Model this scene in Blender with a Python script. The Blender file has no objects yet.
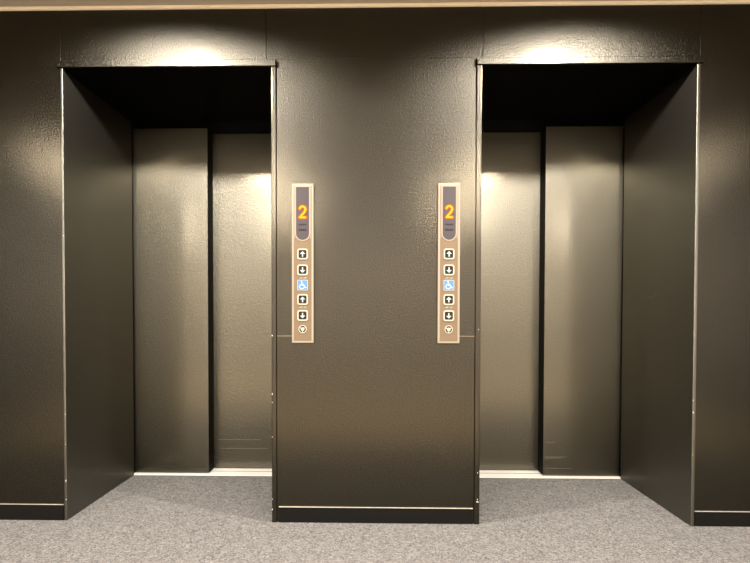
import bpy, bmesh, math, random
from mathutils import Vector, Matrix
random.seed(7)
C = bpy.context.scene.collection
sc = bpy.context.scene

# ---------------------------------------------------------------- materials
def mat(name, base, rough=0.4, metal=0.0, spec=0.5, emit=None, estr=0.0, aniso=0.0):
    m = bpy.data.materials.new(name); m.use_nodes = True
    b = m.node_tree.nodes['Principled BSDF']
    b.inputs['Base Color'].default_value = (*base, 1)
    b.inputs['Roughness'].default_value = rough
    b.inputs['Metallic'].default_value = metal
    b.inputs['Specular IOR Level'].default_value = spec
    if emit:
        b.inputs['Emission Color'].default_value = (*emit, 1)
        b.inputs['Emission Strength'].default_value = estr
    return m

def grain(m, scale, strength, dist=0.001, stretch=(1, 1, 1), cvar=0.0, rvar=0.0, scale2=None, str2=0.0, lift=0.0):
    """fine procedural relief + slight tone and gloss variation, in object space"""
    nt = m.node_tree; N = nt.nodes; L = nt.links
    b = N['Principled BSDF']
    tc = N.new('ShaderNodeTexCoord'); mp = N.new('ShaderNodeMapping')
    mp.inputs['Scale'].default_value = stretch
    L.new(tc.outputs['Object'], mp.inputs['Vector'])
    n = N.new('ShaderNodeTexNoise'); n.inputs['Scale'].default_value = scale
    n.inputs['Detail'].default_value = 3
    L.new(mp.outputs['Vector'], n.inputs['Vector'])
    bp = N.new('ShaderNodeBump'); bp.inputs['Strength'].default_value = strength
    bp.inputs['Distance'].default_value = dist
    L.new(n.outputs['Fac'], bp.inputs['Height'])
    last = bp
    if scale2:
        n2 = N.new('ShaderNodeTexNoise'); n2.inputs['Scale'].default_value = scale2
        n2.inputs['Detail'].default_value = 1
        L.new(mp.outputs['Vector'], n2.inputs['Vector'])
        b2 = N.new('ShaderNodeBump'); b2.inputs['Strength'].default_value = str2
        b2.inputs['Distance'].default_value = 0.01
        L.new(n2.outputs['Fac'], b2.inputs['Height'])
        L.new(bp.outputs['Normal'], b2.inputs['Normal']); last = b2
    L.new(last.outputs['Normal'], b.inputs['Normal'])
    if cvar:
        mx = N.new('ShaderNodeMix'); mx.data_type = 'RGBA'
        c = b.inputs['Base Color'].default_value
        mx.inputs['A'].default_value = (*[v * (1 - cvar) for v in c[:3]], 1)
        mx.inputs['B'].default_value = (*[min(1, v * (1 + cvar)) for v in c[:3]], 1)
        L.new(n.outputs['Fac'], mx.inputs['Factor']); L.new(mx.outputs['Result'], b.inputs['Base Color'])
    if rvar:
        n3 = N.new('ShaderNodeTexNoise'); n3.inputs['Scale'].default_value = 3.0
        L.new(tc.outputs['Object'], n3.inputs['Vector'])
        mr = N.new('ShaderNodeMapRange'); r = b.inputs['Roughness'].default_value
        mr.inputs['To Min'].default_value = r - rvar; mr.inputs['To Max'].default_value = r + rvar
        L.new(n3.outputs['Fac'], mr.inputs['Value']); L.new(mr.outputs['Result'], b.inputs['Roughness'])
    return m

M = {}
def sheet(name, gloss, diff, rough, coat=(0.03, 0.027, 0.021), coatr=0.2, bump=0.5, scale=120, dist=0.0022):
    """embossed lacquered steel: tight gloss lobe over a nearly black ground"""
    m = bpy.data.materials.new(name); m.use_nodes = True
    nt = m.node_tree; N = nt.nodes; L = nt.links
    N.remove(N['Principled BSDF']); out = N['Material Output']
    tc = N.new('ShaderNodeTexCoord')
    g = N.new('ShaderNodeBsdfAnisotropic'); g.distribution = 'BECKMANN'
    g.inputs['Color'].default_value = (*gloss, 1)
    d = N.new('ShaderNodeBsdfDiffuse'); d.inputs['Color'].default_value = (*diff, 1)
    ad = N.new('ShaderNodeAddShader')
    n = N.new('ShaderNodeTexNoise'); n.inputs['Scale'].default_value = scale; n.inputs['Detail'].default_value = 4
    n.inputs['Roughness'].default_value = 0.6
    bp = N.new('ShaderNodeBump'); bp.inputs['Strength'].default_value = bump; bp.inputs['Distance'].default_value = dist
    n3 = N.new('ShaderNodeTexNoise'); n3.inputs['Scale'].default_value = 2.5
    mr = N.new('ShaderNodeMapRange'); mr.inputs['To Min'].default_value = rough - 0.02; mr.inputs['To Max'].default_value = rough + 0.02
    L.new(tc.outputs['Object'], n.inputs['Vector']); L.new(tc.outputs['Object'], n3.inputs['Vector'])
    L.new(n.outputs['Fac'], bp.inputs['Height']); L.new(n3.outputs['Fac'], mr.inputs['Value'])
    L.new(mr.outputs['Result'], g.inputs['Roughness'])
    L.new(bp.outputs['Normal'], g.inputs['Normal']); L.new(bp.outputs['Normal'], d.inputs['Normal'])
    c = N.new('ShaderNodeBsdfAnisotropic'); c.distribution = 'BECKMANN'; c.inputs['Color'].default_value = (*coat, 1)
    c.inputs['Roughness'].default_value = coatr
    b2 = N.new('ShaderNodeBump'); b2.inputs['Strength'].default_value = bump * 0.2; b2.inputs['Distance'].default_value = dist
    L.new(n.outputs['Fac'], b2.inputs['Height']); L.new(b2.outputs['Normal'], c.inputs['Normal'])
    a2 = N.new('ShaderNodeAddShader')
    L.new(g.outputs[0], ad.inputs[0]); L.new(d.outputs[0], ad.inputs[1])
    L.new(ad.outputs[0], a2.inputs[0]); L.new(c.outputs[0], a2.inputs[1]); L.new(a2.outputs[0], out.inputs['Surface'])
    return m
M['panel'] = sheet('bronze_wall_sheet', (0.031, 0.0295, 0.0248), (0.0006, 0.0005, 0.0004), 0.37, (0.023, 0.020, 0.0142), 0.16, 1.0, 150, 0.0028)
M['door'] = sheet('bronze_door_sheet', (0.078, 0.074, 0.060), (0.002, 0.0018, 0.0015), 0.40, (0.040, 0.036, 0.027), 0.17, 0.9, 150, 0.0026)
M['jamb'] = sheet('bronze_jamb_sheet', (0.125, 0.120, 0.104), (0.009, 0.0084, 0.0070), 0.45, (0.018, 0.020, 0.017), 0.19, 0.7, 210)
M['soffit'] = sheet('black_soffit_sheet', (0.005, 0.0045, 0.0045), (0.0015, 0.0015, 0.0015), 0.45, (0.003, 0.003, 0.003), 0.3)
M['edge'] = mat('dark_edge', (0.004, 0.0035, 0.003), 0.6, 0.0, 0.1)
M['trimedge'] = mat('polished_bronze_edge', (0.42, 0.36, 0.28), 0.3, 0.9)
M['void'] = mat('dark_void_backing', (0.004, 0.004, 0.004), 0.8, 0.0, 0.1)
M['base'] = mat('black_skirting', (0.005, 0.0045, 0.004), 0.5, 0.0, 0.12)
M['line'] = mat('skirting_highlight', (0.55, 0.5, 0.43), 0.4, 0.7)
M['seam'] = mat('panel_seam', (0.22, 0.19, 0.15), 0.5, 0.3)
M['chip'] = mat('bare_metal_chip', (0.75, 0.73, 0.68), 0.5, 0.3)
M['sill'] = grain(mat('aluminium_sill', (0.66, 0.66, 0.61), 0.5, 0.0), 300, 0.1)
M['ceil'] = mat('painted_ceiling', (0.34, 0.30, 0.255), 0.9)
M['cornice'] = mat('cornice_bead', (0.8, 0.7, 0.58), 0.5)
M['plaster'] = grain(mat('cream_plaster', (0.34, 0.30, 0.24), 0.8), 60, 0.1)
M['stone'] = mat('pale_stone', (0.62, 0.53, 0.38), 0.7)
M['dullwall'] = mat('dark_side_wall', (0.05, 0.042, 0.035), 0.8)
M['rim'] = mat('polished_champagne_rim', (0.22, 0.19, 0.15), 0.5, 0.0, 0.1)
M['face'] = grain(mat('brushed_champagne_face', (0.122, 0.089, 0.058), 0.5, 0.0, 0.1), 60, 0.15, 0.0005, stretch=(30, 1, 1), cvar=0.12)
M['glass'] = mat('smoked_display', (0.040, 0.034, 0.038), 0.35, 0.0, 0.12)
M['mark'] = mat('display_printing', (0.016, 0.013, 0.017), 0.6, 0, 0.08)
M['glow'] = mat('lit_segment_halo', (0.02, 0.003, 0.0), 0.6, 0, 0.05, emit=(1.0, 0.22, 0.0), estr=0.75)
M['digit'] = mat('lit_segment', (0.02, 0.01, 0.0), 0.5, 0, 0.05, emit=(1.0, 0.72, 0.05), estr=1.05)
M['cap'] = mat('button_cap', (0.012, 0.013, 0.012), 0.5, 0, 0.08)
M['ring'] = mat('button_ring', (0.33, 0.30, 0.245), 0.5, 0, .1)
M['white'] = mat('button_arrow_white', (0.32, 0.32, 0.30), 0.5, 0, .1)
M['blue'] = mat('accessibility_blue', (0.055, 0.145, 0.29), 0.5, 0, .1)
M['dots'] = mat('tactile_dots', (0.5, 0.43, 0.34), 0.4, 0.5)

# carpet: looped pile, mottled grey-brown
def carpet():
    m = bpy.data.materials.new('looped_grey_carpet'); m.use_nodes = True
    nt = m.node_tree; N = nt.nodes; L = nt.links; b = N['Principled BSDF']
    b.inputs['Roughness'].default_value = 0.95; b.inputs['Specular IOR Level'].default_value = 0.15
    tc = N.new('ShaderNodeTexCoord')
    n1 = N.new('ShaderNodeTexNoise'); n1.inputs['Scale'].default_value = 62; n1.inputs['Detail'].default_value = 4
    n1.inputs['Distortion'].default_value = 2.5
    n2 = N.new('ShaderNodeTexVoronoi'); n2.inputs['Scale'].default_value = 210
    n3 = N.new('ShaderNodeTexNoise'); n3.inputs['Scale'].default_value = 28; n3.inputs['Detail'].default_value = 3
    n3.inputs['Distortion'].default_value = 3.0
    for n in (n1, n2, n3): L.new(tc.outputs['Object'], n.inputs['Vector'])
    r = N.new('ShaderNodeValToRGB')
    r.color_ramp.elements[0].position = 0.38; r.color_ramp.elements[0].color = (0.070, 0.067, 0.066, 1)
    r.color_ramp.elements[1].position = 0.66; r.color_ramp.elements[1].color = (0.250, 0.242, 0.236, 1)
    mm = N.new('ShaderNodeMix'); mm.inputs['Factor'].default_value = 0.35
    L.new(n1.outputs['Fac'], mm.inputs['A']); L.new(n3.outputs['Fac'], mm.inputs['B'])
    L.new(mm.outputs['Result'], r.inputs['Fac']); L.new(r.outputs['Color'], b.inputs['Base Color'])
    b1 = N.new('ShaderNodeBump'); b1.inputs['Strength'].default_value = 0.6; b1.inputs['Distance'].default_value = 0.004
    b2 = N.new('ShaderNodeBump'); b2.inputs['Strength'].default_value = 0.6; b2.inputs['Distance'].default_value = 0.006
    L.new(n2.outputs['Distance'], b1.inputs['Height']); L.new(mm.outputs['Result'], b2.inputs['Height'])
    L.new(b1.outputs['Normal'], b2.inputs['Normal']); L.new(b2.outputs['Normal'], b.inputs['Normal'])
    return m
M['carpet'] = carpet()

# ---------------------------------------------------------------- helpers
def obj(name, bm, material, parent=None, bevel=0.0, seg=2, smooth=False):
    bmesh.ops.recalc_face_normals(bm, faces=bm.faces)
    me = bpy.data.meshes.new(name); bm.to_mesh(me); bm.free()
    o = bpy.data.objects.new(name, me); C.objects.link(o)
    me.materials.append(material)
    if parent: o.parent = parent
    if bevel:
        md = o.modifiers.new('bevel', 'BEVEL'); md.width = bevel; md.segments = seg; md.limit_method = 'ANGLE'
        md.harden_normals = False
    if smooth:
        for p in me.polygons: p.use_smooth = True
    return o

def add_box(bm, x0, x1, y0, y1, z0, z1):
    r = bmesh.ops.create_cube(bm, size=1.0)
    for v in r['verts']:
        v.co = Vector(((x0 + x1) / 2 + v.co.x * (x1 - x0), (y0 + y1) / 2 + v.co.y * (y1 - y0), (z0 + z1) / 2 + v.co.z * (z1 - z0)))
    return bm

def bx(*a):
    return add_box(bmesh.new(), *a)

def struct(o, label=None):
    o['kind'] = 'structure'
    if label: o['label'] = label
    return o

def empty(name, loc=(0, 0, 0)):
    o = bpy.data.objects.new(name, None); C.objects.link(o); o.location = loc; o.empty_display_size = 0.1
    return o

def add_prism(bm, pts, y0, y1):
    """closed outline in x,z extruded from y0 (front) to y1"""
    a = [bm.verts.new((x, y0, z)) for x, z in pts]; b = [bm.verts.new((x, y1, z)) for x, z in pts]
    n = len(pts)
    bm.faces.new(a); bm.faces.new(b[::-1])
    for i in range(n): bm.faces.new((a[i], b[i], b[(i + 1) % n], a[(i + 1) % n]))
    return bm

def add_ring(bm, outer, inner, y0, y1):
    n = len(outer)
    fo = [bm.verts.new((x, y0, z)) for x, z in outer]; fi = [bm.verts.new((x, y0, z)) for x, z in inner]
    bo = [bm.verts.new((x, y1, z)) for x, z in outer]; bi = [bm.verts.new((x, y1, z)) for x, z in inner]
    for i in range(n):
        j = (i + 1) % n
        bm.faces.new((fo[i], fo[j], fi[j], fi[i])); bm.faces.new((bo[i], bi[i], bi[j], bo[j]))
        bm.faces.new((fo[i], bo[i], bo[j], fo[j])); bm.faces.new((fi[i], fi[j], bi[j], bi[i]))
    return bm

def rrect(cx, cz, w, h, r, n=6):
    p = []
    for sx, sz, a0 in ((1, 1, 0), (-1, 1, 90), (-1, -1, 180), (1, -1, 270)):
        for k in range(n + 1):
            a = math.radians(a0 + 90 * k / n)
            p.append((cx + sx * (w / 2 - r) + r * math.cos(a), cz + sz * (h / 2 - r) + r * math.sin(a)))
    return p

def circle(cx, cz, r, n=32):
    return [(cx + r * math.cos(2 * math.pi * k / n), cz + r * math.sin(2 * math.pi * k / n)) for k in range(n)]

def add_stroke(bm, pts, w, y0, y1):
    """thick polyline with round joints"""
    for a, b in zip(pts, pts[1:]):
        d = Vector((b[0] - a[0], b[1] - a[1]))
        if d.length < 1e-7: continue
        n = Vector((-d.y, d.x)).normalized() * w / 2
        add_prism(bm, [(a[0] + n.x, a[1] + n.y), (b[0] + n.x, b[1] + n.y), (b[0] - n.x, b[1] - n.y), (a[0] - n.x, a[1] - n.y)], y0, y1)
    for i, p in enumerate(pts):
        add_prism(bm, circle(p[0], p[1], w / 2, 12), y0 - 0.00002 * (i % 3 + 1), y1)
    return bm

# ---------------------------------------------------------------- dimensions
XL0, XL1, XR0, XR1 = -1.436, -0.473, 0.4874, 1.4514    # clear openings
ZT = 2.10                                             # underside of the heads
ZC = 2.379                                            # ceiling
E = 0.703                                             # reveal depth
ZD = 2.072                                            # top of the leaves
SIDE = 4.3; BACK = -4.3

# ---------------------------------------------------------------- setting
fl = bx(-SIDE, SIDE, -1.5, E - 0.001, -0.05, 0)
add_box(fl, -SIDE, -3.002, BACK, -1.5, -0.05, 0); add_box(fl, 3.002, SIDE, BACK, -1.5, -0.05, 0)
struct(obj('floor', fl, M['carpet']), 'mottled grey looped carpet of the elevator lobby')
struct(obj('floor_reflected_stone', bx(-3.0, 3.0, BACK, -1.502, -0.05, 0.0), M['stone']), 'pale stone floor, unseen, added to reflect as a bright band in the bronze')  # unseen pale patch, added so the bronze reflects a bright band
struct(obj('ceiling', bx(-SIDE, SIDE, BACK, 1.1, ZC, ZC + 0.05), M['ceil']), 'beige painted lobby ceiling')
struct(obj('wall_left', bx(-SIDE, XL0 - 0.0135, 0, E + 0.25, 0, 2.365), M['panel'], bevel=0.001), 'dark bronze wall panel left of the left elevator')
struct(obj('wall_right', bx(XR1 + 0.0165, SIDE, 0, E + 0.25, 0, 2.365), M['panel'], bevel=0.001), 'dark bronze wall panel right of the right elevator')
bm = bx(-0.4495, 0.4620, 0, 0.02, 0, 2.135)
add_box(bm, -0.4960, 0.4905, 0, 0.02, 2.1352, 2.365)
struct(obj('wall_center', bm, M['panel'], bevel=0.0008), 'dark bronze wall pier between the two elevators')
struct(obj('wall_core', bx(-0.447, 0.4595, 0.021, 0.68, 0, 2.365), M['edge']), 'solid core behind the pier sheet')
struct(obj('wall_upper_left', bx(XL0 - 0.0125, -0.4975, 0, E, 2.132, 2.365), M['panel'], bevel=0.001), 'bronze sheet above the left elevator opening')
struct(obj('wall_upper_right', bx(0.4920, XR1 + 0.0155, 0, E, 2.132, 2.365), M['panel'], bevel=0.001), 'bronze sheet above the right elevator opening')
# unseen lobby walls behind the camera, added for the bronze to reflect
struct(obj('wall_opposite', bx(-SIDE, SIDE, BACK - 0.1, BACK, 0, ZC), M['plaster']), 'cream wall across the lobby')
struct(obj('wall_side_left', bx(-SIDE - 0.1, -SIDE, BACK, 1.0, 0, ZC), M['dullwall']), 'dark side wall of the lobby')
struct(obj('wall_side_right', bx(SIDE, SIDE + 0.1, BACK, 1.0, 0, ZC), M['dullwall']), 'dark side wall of the lobby, right')
# cornice bead under the ceiling
struct(obj('trim_1', bx(-SIDE, SIDE, -0.012, 0.06, 2.3655, 2.3785), M['cornice'], bevel=0.002), 'pale cornice bead along the top of the bronze wall')

# skirtings with the light their ledge catches painted as a pale bead on top
def skirting(name, x0, x1, zt, label):
    o = struct(obj(name, bx(x0, x1, -0.004, 0.0, 0, zt), M['base'], bevel=0.0008), label)
    obj('bead', bx(x0, x1 , -0.0065, -0.0001, zt, zt + 0.0032), M['line'], o, bevel=0.0008)
    return o
skirting('baseboard_left', -SIDE, -1.4535, 0.073, 'black skirting with painted highlight bead, left wall')
skirting('baseboard_center', -0.441, 0.457, 0.0715, 'black skirting with painted highlight bead on the pier')
skirting('baseboard_right', 1.4698, SIDE, 0.0675, 'black skirting with painted highlight bead, right wall')

# fine horizontal joints in the pier sheet beside the call panels
s = struct(obj('trim_2', bx(-0.4485, -0.3775, -0.0006, 0.0, 0.8670, 0.8690), M['seam']), 'hairline joint left of the left call panel')
s = struct(obj('trim_3', bx(0.3910, 0.4610, -0.0006, 0.0, 0.8680, 0.8700), M['seam']), 'hairline joint right of the right call panel')

# ---------------------------------------------------------------- elevator surrounds
def surround(name, x0, x1, outer_left, label):
    """x0..x1 clear opening"""
    root = struct(empty(name, ((x0 + x1) / 2, 0, 0)), label)
    ox = -(x0 + x1) / 2
    def B(a, b, *r): return bx(a + ox, b + ox, *r)
    wl, wr = (0.0125, 0.0225) if outer_left else (0.0245, 0.0155)
    # jamb linings: full-depth sheets with a narrow face towards the lobby
    for a, b, outer in ((x0 - wl, x0, outer_left), (x1, x1 + wr, not outer_left)):
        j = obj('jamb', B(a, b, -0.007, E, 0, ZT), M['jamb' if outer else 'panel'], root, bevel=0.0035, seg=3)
    h = obj('head_trim', B(x0 - wl - (0.014 if outer_left else 0), x1 + wr + (0.0 if outer_left else 0.012), -0.016, -0.0002, ZT, ZT + 0.029), M['panel'], root, bevel=0.002, seg=3)
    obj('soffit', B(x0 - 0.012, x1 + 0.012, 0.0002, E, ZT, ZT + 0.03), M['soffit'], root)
    obj('void_back', B(x0 - 0.012, x1 + 0.012, E + 0.18, E + 0.2, 0, ZT + 0.2), M['void'], root)  # black backing sheets stand in for the dark void above the leaves
    obj('void_side', B(x0 - 0.02, x0 - 0.013, E + 0.0, E + 0.18, 0, ZT + 0.2), M['void'], root) if outer_left else obj('void_side', B(x1 + 0.016, x1 + 0.02, E + 0.0, E + 0.18, 0, ZT + 0.2), M['void'], root)
    s = obj('sill', B(x0 - 0.012, x1 + 0.012, E, E + 0.175, -0.02, 0.004), M['sill'], root, bevel=0.0015)
    g = bmesh.new()
    for yy in (E + 0.075, E + 0.168):
        add_box(g, x0 + ox, x1 + ox, yy, yy + 0.005, 0.004, 0.0046)
    obj('guide_groove', g, M['edge'], s)
    return root
sl = surround('trim_4', XL0, XL1, True, 'bronze surround of the left elevator opening')
sr = surround('trim_5', XR0, XR1, False, 'bronze surround of the right elevator opening')

def chips(root, x, spots, cxr):
    for z, w, h in spots:
        bm = bmesh.new()
        pts = []
        for k in range(7):
            a = 2 * math.pi * k / 7; r = random.uniform(0.6, 1.1)
            pts.append((x - cxr + w * r * math.cos(a), z + h * r * math.sin(a)))
        add_prism(bm, pts, -0.0079, -0.0068)
        obj('paint_chip', bm, M['chip'], root)
cl = (XL0 + XL1) / 2; cr = (XR0 + XR1) / 2
chips(sl, XL0 - 0.003, [(0.50, .0018, .003), (0.36, .0012, .003), (0.188, .0020, .006), (0.10, .0025, .003), (1.33, .001, .003)], cl)
chips(sl, XL1 + 0.003, [(0.87, .002, .004), (0.60, .0015, .005), (0.56, .0015, .003), (0.40, .0012, .003), (0.062, .0022, .003), (0.11, .002, .002)], cl)
chips(sr, XR0 - 0.010, [(0.105, .008, .0025), (0.116, .0022, .004), (0.24, .0018, .003), (0.90, .0015, .003)], cr)
chips(sr, XR1 + 0.003, [(0.525, .0025, .004), (0.58, .001, .003), (0.33, .001, .003)], cr)
# scratches on the outer reveals
def scratch(root, face_x, cxr, pts, side):
    bm = bmesh.new()
    for (y0, z0), (y1, z1) in zip(pts, pts[1:]):
        d = Vector((y1 - y0, z1 - z0)).normalized(); n = Vector((-d.y, d.x)) * 0.0008
        vs = [bm.verts.new((face_x - cxr + side * 0.0002, y, z)) for y, z in ((y0 + n.x, z0 + n.y), (y1 + n.x, z1 + n.y), (y1 - n.x, z1 - n.y), (y0 - n.x, z0 - n.y))]
        f = bm.faces.new(vs); bmesh.ops.solidify(bm, geom=[f], thickness=0.0001)
    obj('scratch', bm, M['seam'], root)
scratch(sl, XL0, cl, [(0.05, 0.70), (0.08, 0.665), (0.10, 0.655)], 1)
scratch(sl, XL0, cl, [(0.24, 0.135), (0.30, 0.165), (0.33, 0.172)], 1)
scratch(sr, XR1, cr, [(0.30, 1.075), (0.36, 1.06), (0.42, 1.062)], -1)

# ---------------------------------------------------------------- door leaves
def leaf(name, x0, x1, y, label):
    o = struct(obj(name, bx(x0, x1, y, y + 0.035, 0.009, ZD), M['door'], bevel=0.0015), label)
    return o
Y1 = E + 0.030; Y2 = E + 0.133
d1 = leaf('door_1', XL0 - 0.011, -0.9955, Y1, 'left leaf of the left elevator door, nearer the lobby')
d2 = leaf('door_2', -1.02, -0.452, Y2, 'right leaf of the left elevator door, set further back')
d3 = leaf('door_3', 0.4640, 1.045, Y2, 'left leaf of the right elevator door, set further back')
d4 = leaf('door_4', 1.0085, XR1 + 0.011, Y1, 'right leaf of the right elevator door, nearer the lobby')
for o, xa, xb in ((d1, -0.9955, -0.9945), (d4, 1.0075, 1.0085)):   # dark sheet covers the front leaf edge and blackens the gap behind
    obj('edge_and_gap', bx(xa, xb, Y1 + 0.002, Y2 - 0.004, 0.009, ZD - 0.001), M['edge'], o)

def scuffs(o, y, lines):
    for x0, x1, z in lines:
        obj('scuff', bx(x0, x1, y - 0.0003, y, z, z + 0.0012), M['seam'], o)
scuffs(d4, Y1, [(1.022, 1.075, 0.205), (1.020, 1.150, 0.118), (1.022, 1.120, 0.112), (1.020, 1.180, 0.050)])
scuffs(d2, Y2, [(-0.97, -0.70, 0.185), (-0.96, -0.66, 0.130)])

# ---------------------------------------------------------------- call panels
def call_panel(cx, label):
    root = empty('elevator_call_panel', (cx, 0, 0.837))
    root['label'] = label; root['category'] = 'elevator call panel'
    root['group'] = 'elevator call panels'
    Z = lambda z: z - 0.837
    W, H = 0.0995, 0.7285
    # housing: slim box; its front edge is a polished frame
    bm = bx(-W / 2, W / 2, -0.016, -0.0002, 0, H)
    obj('housing', bm, M['rim'], root, bevel=0.0022, seg=3)
    obj('faceplate', bx(-0.0405, 0.0405, -0.0172, -0.0162, 0.0105, Z(1.5535)), M['face'], root, bevel=0.0004)
    # display: straight top, semicircular foot
    def cap(w, zt, zb, n=18):
        r = w / 2
        p = [(-r, zt), (-r, zb + r)]
        p += [(-r * math.cos(math.pi * k / n), zb + r - r * math.sin(math.pi * k / n)) for k in range(1, n)]
        p += [(r, zb + r), (r, zt)]
        return p
    bm = add_ring(bmesh.new(), cap(0.0690, Z(1.5530), Z(1.3035)), cap(0.0600, Z(1.5490), Z(1.3080)), -0.0192, -0.0173)
    obj('display_bezel', bm, M['rim'], root, bevel=0.0004)
    win = obj('display_window', add_prism(bmesh.new(), cap(0.0599, Z(1.5489), Z(1.3081)), -0.0182, -0.0174), M['glass'], root)
    # pale strips painting the reflections beside the display
    for s in (-1, 1):
        obj('reflection_strip', bx(s * 0.0352 - (0.0028 if s < 0 else 0), s * 0.0352 + (0.0028 if s > 0 else 0), -0.0180, -0.0173, Z(1.315), Z(1.5530)), M['rim'], root, bevel=0.0003)
    # the figure 2
    zc, w, h = Z(1.4360), 0.026, 0.050
    pts = []
    r = w / 2
    for k in range(0, 11):
        a = math.radians(165 - k * 20)
        pts.append((r * math.cos(a), zc + h / 2 - r + r * math.sin(a)))
    pts += [(r * 0.55, zc - 0.003), (-r * 0.95, zc - h / 2), (r * 1.0, zc - h / 2)]
    obj('lit_digit_halo', add_stroke(bmesh.new(), pts, 0.0180, -0.0186, -0.0182), M['glow'], win)
    obj('lit_digit', add_stroke(bmesh.new(), pts, 0.0088, -0.0191, -0.0187), M['digit'], win)
    for zz, hh in ((1.378, 0.0065), (1.3535, 0.0085)):
        bm = bmesh.new()
        for k in range(4):
            add_box(bm, -0.0175 + k * 0.009, -0.0175 + k * 0.009 + 0.0078, -0.0186, -0.0181, Z(zz) - hh / 2, Z(zz) + hh / 2)
        obj('unlit_sign', bm, M['mark'], win)
    def button(z, up):
        z = Z(z)
        b = obj('button', add_prism(bmesh.new(), rrect(0, z, 0.0365, 0.0365, 0.006), -0.0200, -0.0173), M['cap'], root)
        obj('button_ring', add_ring(bmesh.new(), rrect(0, z, 0.0485, 0.0490, 0.0105), rrect(0, z, 0.0370, 0.0370, 0.006), -0.0208, -0.0173), M['ring'], b, bevel=0.0005)
        s = 1 if up else -1
        bm = add_prism(bmesh.new(), [(-0.0027, z - s * 0.0125), (0.0027, z - s * 0.0125), (0.0027, z + s * 0.0005), (0.0122, z + s * 0.0005), (0, z + s * 0.0128), (-0.0122, z + s * 0.0005), (-0.0027, z + s * 0.0005)], -0.0206, -0.0200)
        obj('arrow', bm, M['white'], b)
    button(1.2440, True); button(1.1712, False); button(1.0362, True); button(0.9630, False)
    # accessibility sign
    z = Z(1.1020)
    sg = obj('accessibility_sign', add_prism(bmesh.new(), rrect(0, z, 0.0455, 0.0455, 0.003), -0.0186, -0.0173), M['blue'], root)
    obj('sign_border', add_ring(bmesh.new(), rrect(0, z, 0.0475, 0.0475, 0.0035), rrect(0, z, 0.0435, 0.0435, 0.003), -0.0191, -0.0173), M['ring'], sg)
    bm = add_prism(bmesh.new(), circle(-0.004, z + 0.0150, 0.0034, 16), -0.0192, -0.0186)
    add_stroke(bm, [(-0.0035, z + 0.009), (-0.003, z - 0.001), (0.0075, z - 0.001), (0.0125, z - 0.0125), (0.0165, z - 0.011)], 0.0036, -0.0192, -0.0186)
    add_stroke(bm, [(-0.0030, z + 0.0045), (0.006, z + 0.0045)], 0.0028, -0.0192, -0.0186)
    arc = [(-0.0030 + 0.0105 * math.cos(math.radians(a)), z - 0.0065 + 0.0105 * math.sin(math.radians(a))) for a in range(115, 345, 15)]
    add_stroke(bm, arc, 0.0034, -0.0192, -0.0186)
    obj('wheelchair_symbol', bm, M['white'], sg)
    # key switch
    z = Z(0.9005)
    k = obj('key_switch', add_prism(bmesh.new(), circle(0, z, 0.0150), -0.0192, -0.0173), M['cap'], root)
    obj('switch_ring', add_ring(bmesh.new(), circle(0, z, 0.0185), circle(0, z, 0.0150), -0.0202, -0.0173), M['ring'], k, bevel=0.0004)
    obj('key_barrel', add_prism(bmesh.new(), circle(0, z, 0.0085, 24), -0.0204, -0.0192), M['ring'], k)
    bm = bmesh.new()
    for a in (30, 150, 270):
        ca, sa = math.cos(math.radians(a)), math.sin(math.radians(a))
        add_stroke(bm, [(0.009 * ca, z + 0.009 * sa), (0.0145 * ca, z + 0.0145 * sa)], 0.0036, -0.0198, -0.0192)
    obj('switch_lug', bm, M['ring'], k)
    # rows of tactile dots
    for zz in (1.1335, 1.0000):
        bm = bmesh.new()
        for r_ in range(2):
            for q in range(7):
                if (q * 3 + r_) % 4 == 1: continue
                add_prism(bm, circle(-0.015 + q * 0.005, Z(zz) + r_ * 0.0045, 0.0012, 8), -0.0180, -0.0173)
        obj('tactile_dots', bm, M['dots'], root)
    return root
p1 = call_panel(-0.3278, 'champagne metal call panel with glowing orange 2 on the pier, beside the left elevator')
p2 = call_panel(0.3402, 'champagne metal call panel with glowing orange 2 on the pier, beside the right elevator')

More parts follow.
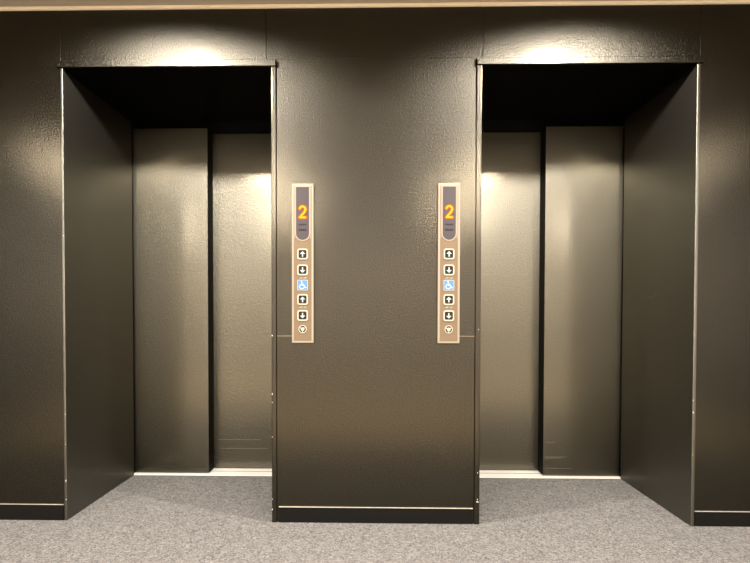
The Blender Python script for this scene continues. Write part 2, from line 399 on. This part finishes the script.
# ---------------------------------------------------------------- lights: ceiling downlights and an added back row
def downlight(x, y, power, size=0.09, spread=150, col=(1.0, 0.91, 0.81)):
    ld = bpy.data.lights.new('downlight', 'AREA'); ld.shape = 'DISK'; ld.size = size
    ld.energy = power; ld.color = col; ld.spread = math.radians(spread)
    o = bpy.data.objects.new('downlight', ld); C.objects.link(o); o.location = (x, y, ZC - 0.006)
    return o
def spot(x, y, power, cone=150, blend=0.4, tilt=0, col=(1.0, 0.91, 0.81), radius=0.04):
    ld = bpy.data.lights.new('lobby_spot', 'SPOT'); ld.energy = power; ld.color = col
    ld.spot_size = math.radians(cone); ld.spot_blend = blend; ld.shadow_soft_size = radius
    o = bpy.data.objects.new('lobby_spot', ld); C.objects.link(o); o.location = (x, y, ZC - 0.045)
    o.rotation_euler = (math.radians(tilt), 0, 0)
    return o
for x in (-0.99, 0.96):
    spot(x, -0.64, 260, cone=157, blend=0.3, tilt=8)
for x, p in ((-2.7, 120), (-1.1, 110), (1.06, 110), (2.75, 50)):
    spot(x, -2.2, p, cone=165, tilt=5, radius=0.13)
for x in (-2.9, -1.1, 1.06, 2.9):  # unseen back row, added to light the door tops and far wall
    spot(x, -3.6, 440, cone=165, tilt=5, radius=0.13)

w = bpy.data.worlds.new('lobby_world'); sc.world = w; w.use_nodes = True
w.node_tree.nodes['Background'].inputs['Color'].default_value = (1, 0.85, 0.7, 1)
w.node_tree.nodes['Background'].inputs['Strength'].default_value = 0.0

# ---------------------------------------------------------------- camera
cd = bpy.data.cameras.new('camera'); cam = bpy.data.objects.new('camera', cd); C.objects.link(cam)
yaw, pit, rol = -0.0198, 0.0211, 0.0017
cd.sensor_fit = 'HORIZONTAL'; cd.sensor_width = 36; cd.lens = 541 / 750 * 36
cd.shift_x = 11.59 / 750; cd.shift_y = 41.83 / 750; cd.clip_start = 0.05
c, s = math.cos(yaw), math.sin(yaw)
right = Vector((c, -s, 0)); fwd = Vector((s, c, 0)); up = Vector((0, 0, 1))
cp, sp = math.cos(pit), math.sin(pit)
fwd2 = fwd * cp - up * sp; up2 = fwd * sp + up * cp
cr_, sr_ = math.cos(rol), math.sin(rol)
r3 = right * cr_ + up2 * sr_; u3 = -right * sr_ + up2 * cr_
mtx = Matrix((r3, u3, -fwd2)).transposed().to_4x4(); mtx.translation = Vector((0, -2.4925, 0.9798))
cam.matrix_world = mtx
sc.camera = cam

vs = sc.view_settings
vs.view_transform = 'Standard'; vs.look = 'None'; vs.exposure = 0.17; vs.gamma = 1; vs.use_curve_mapping = False
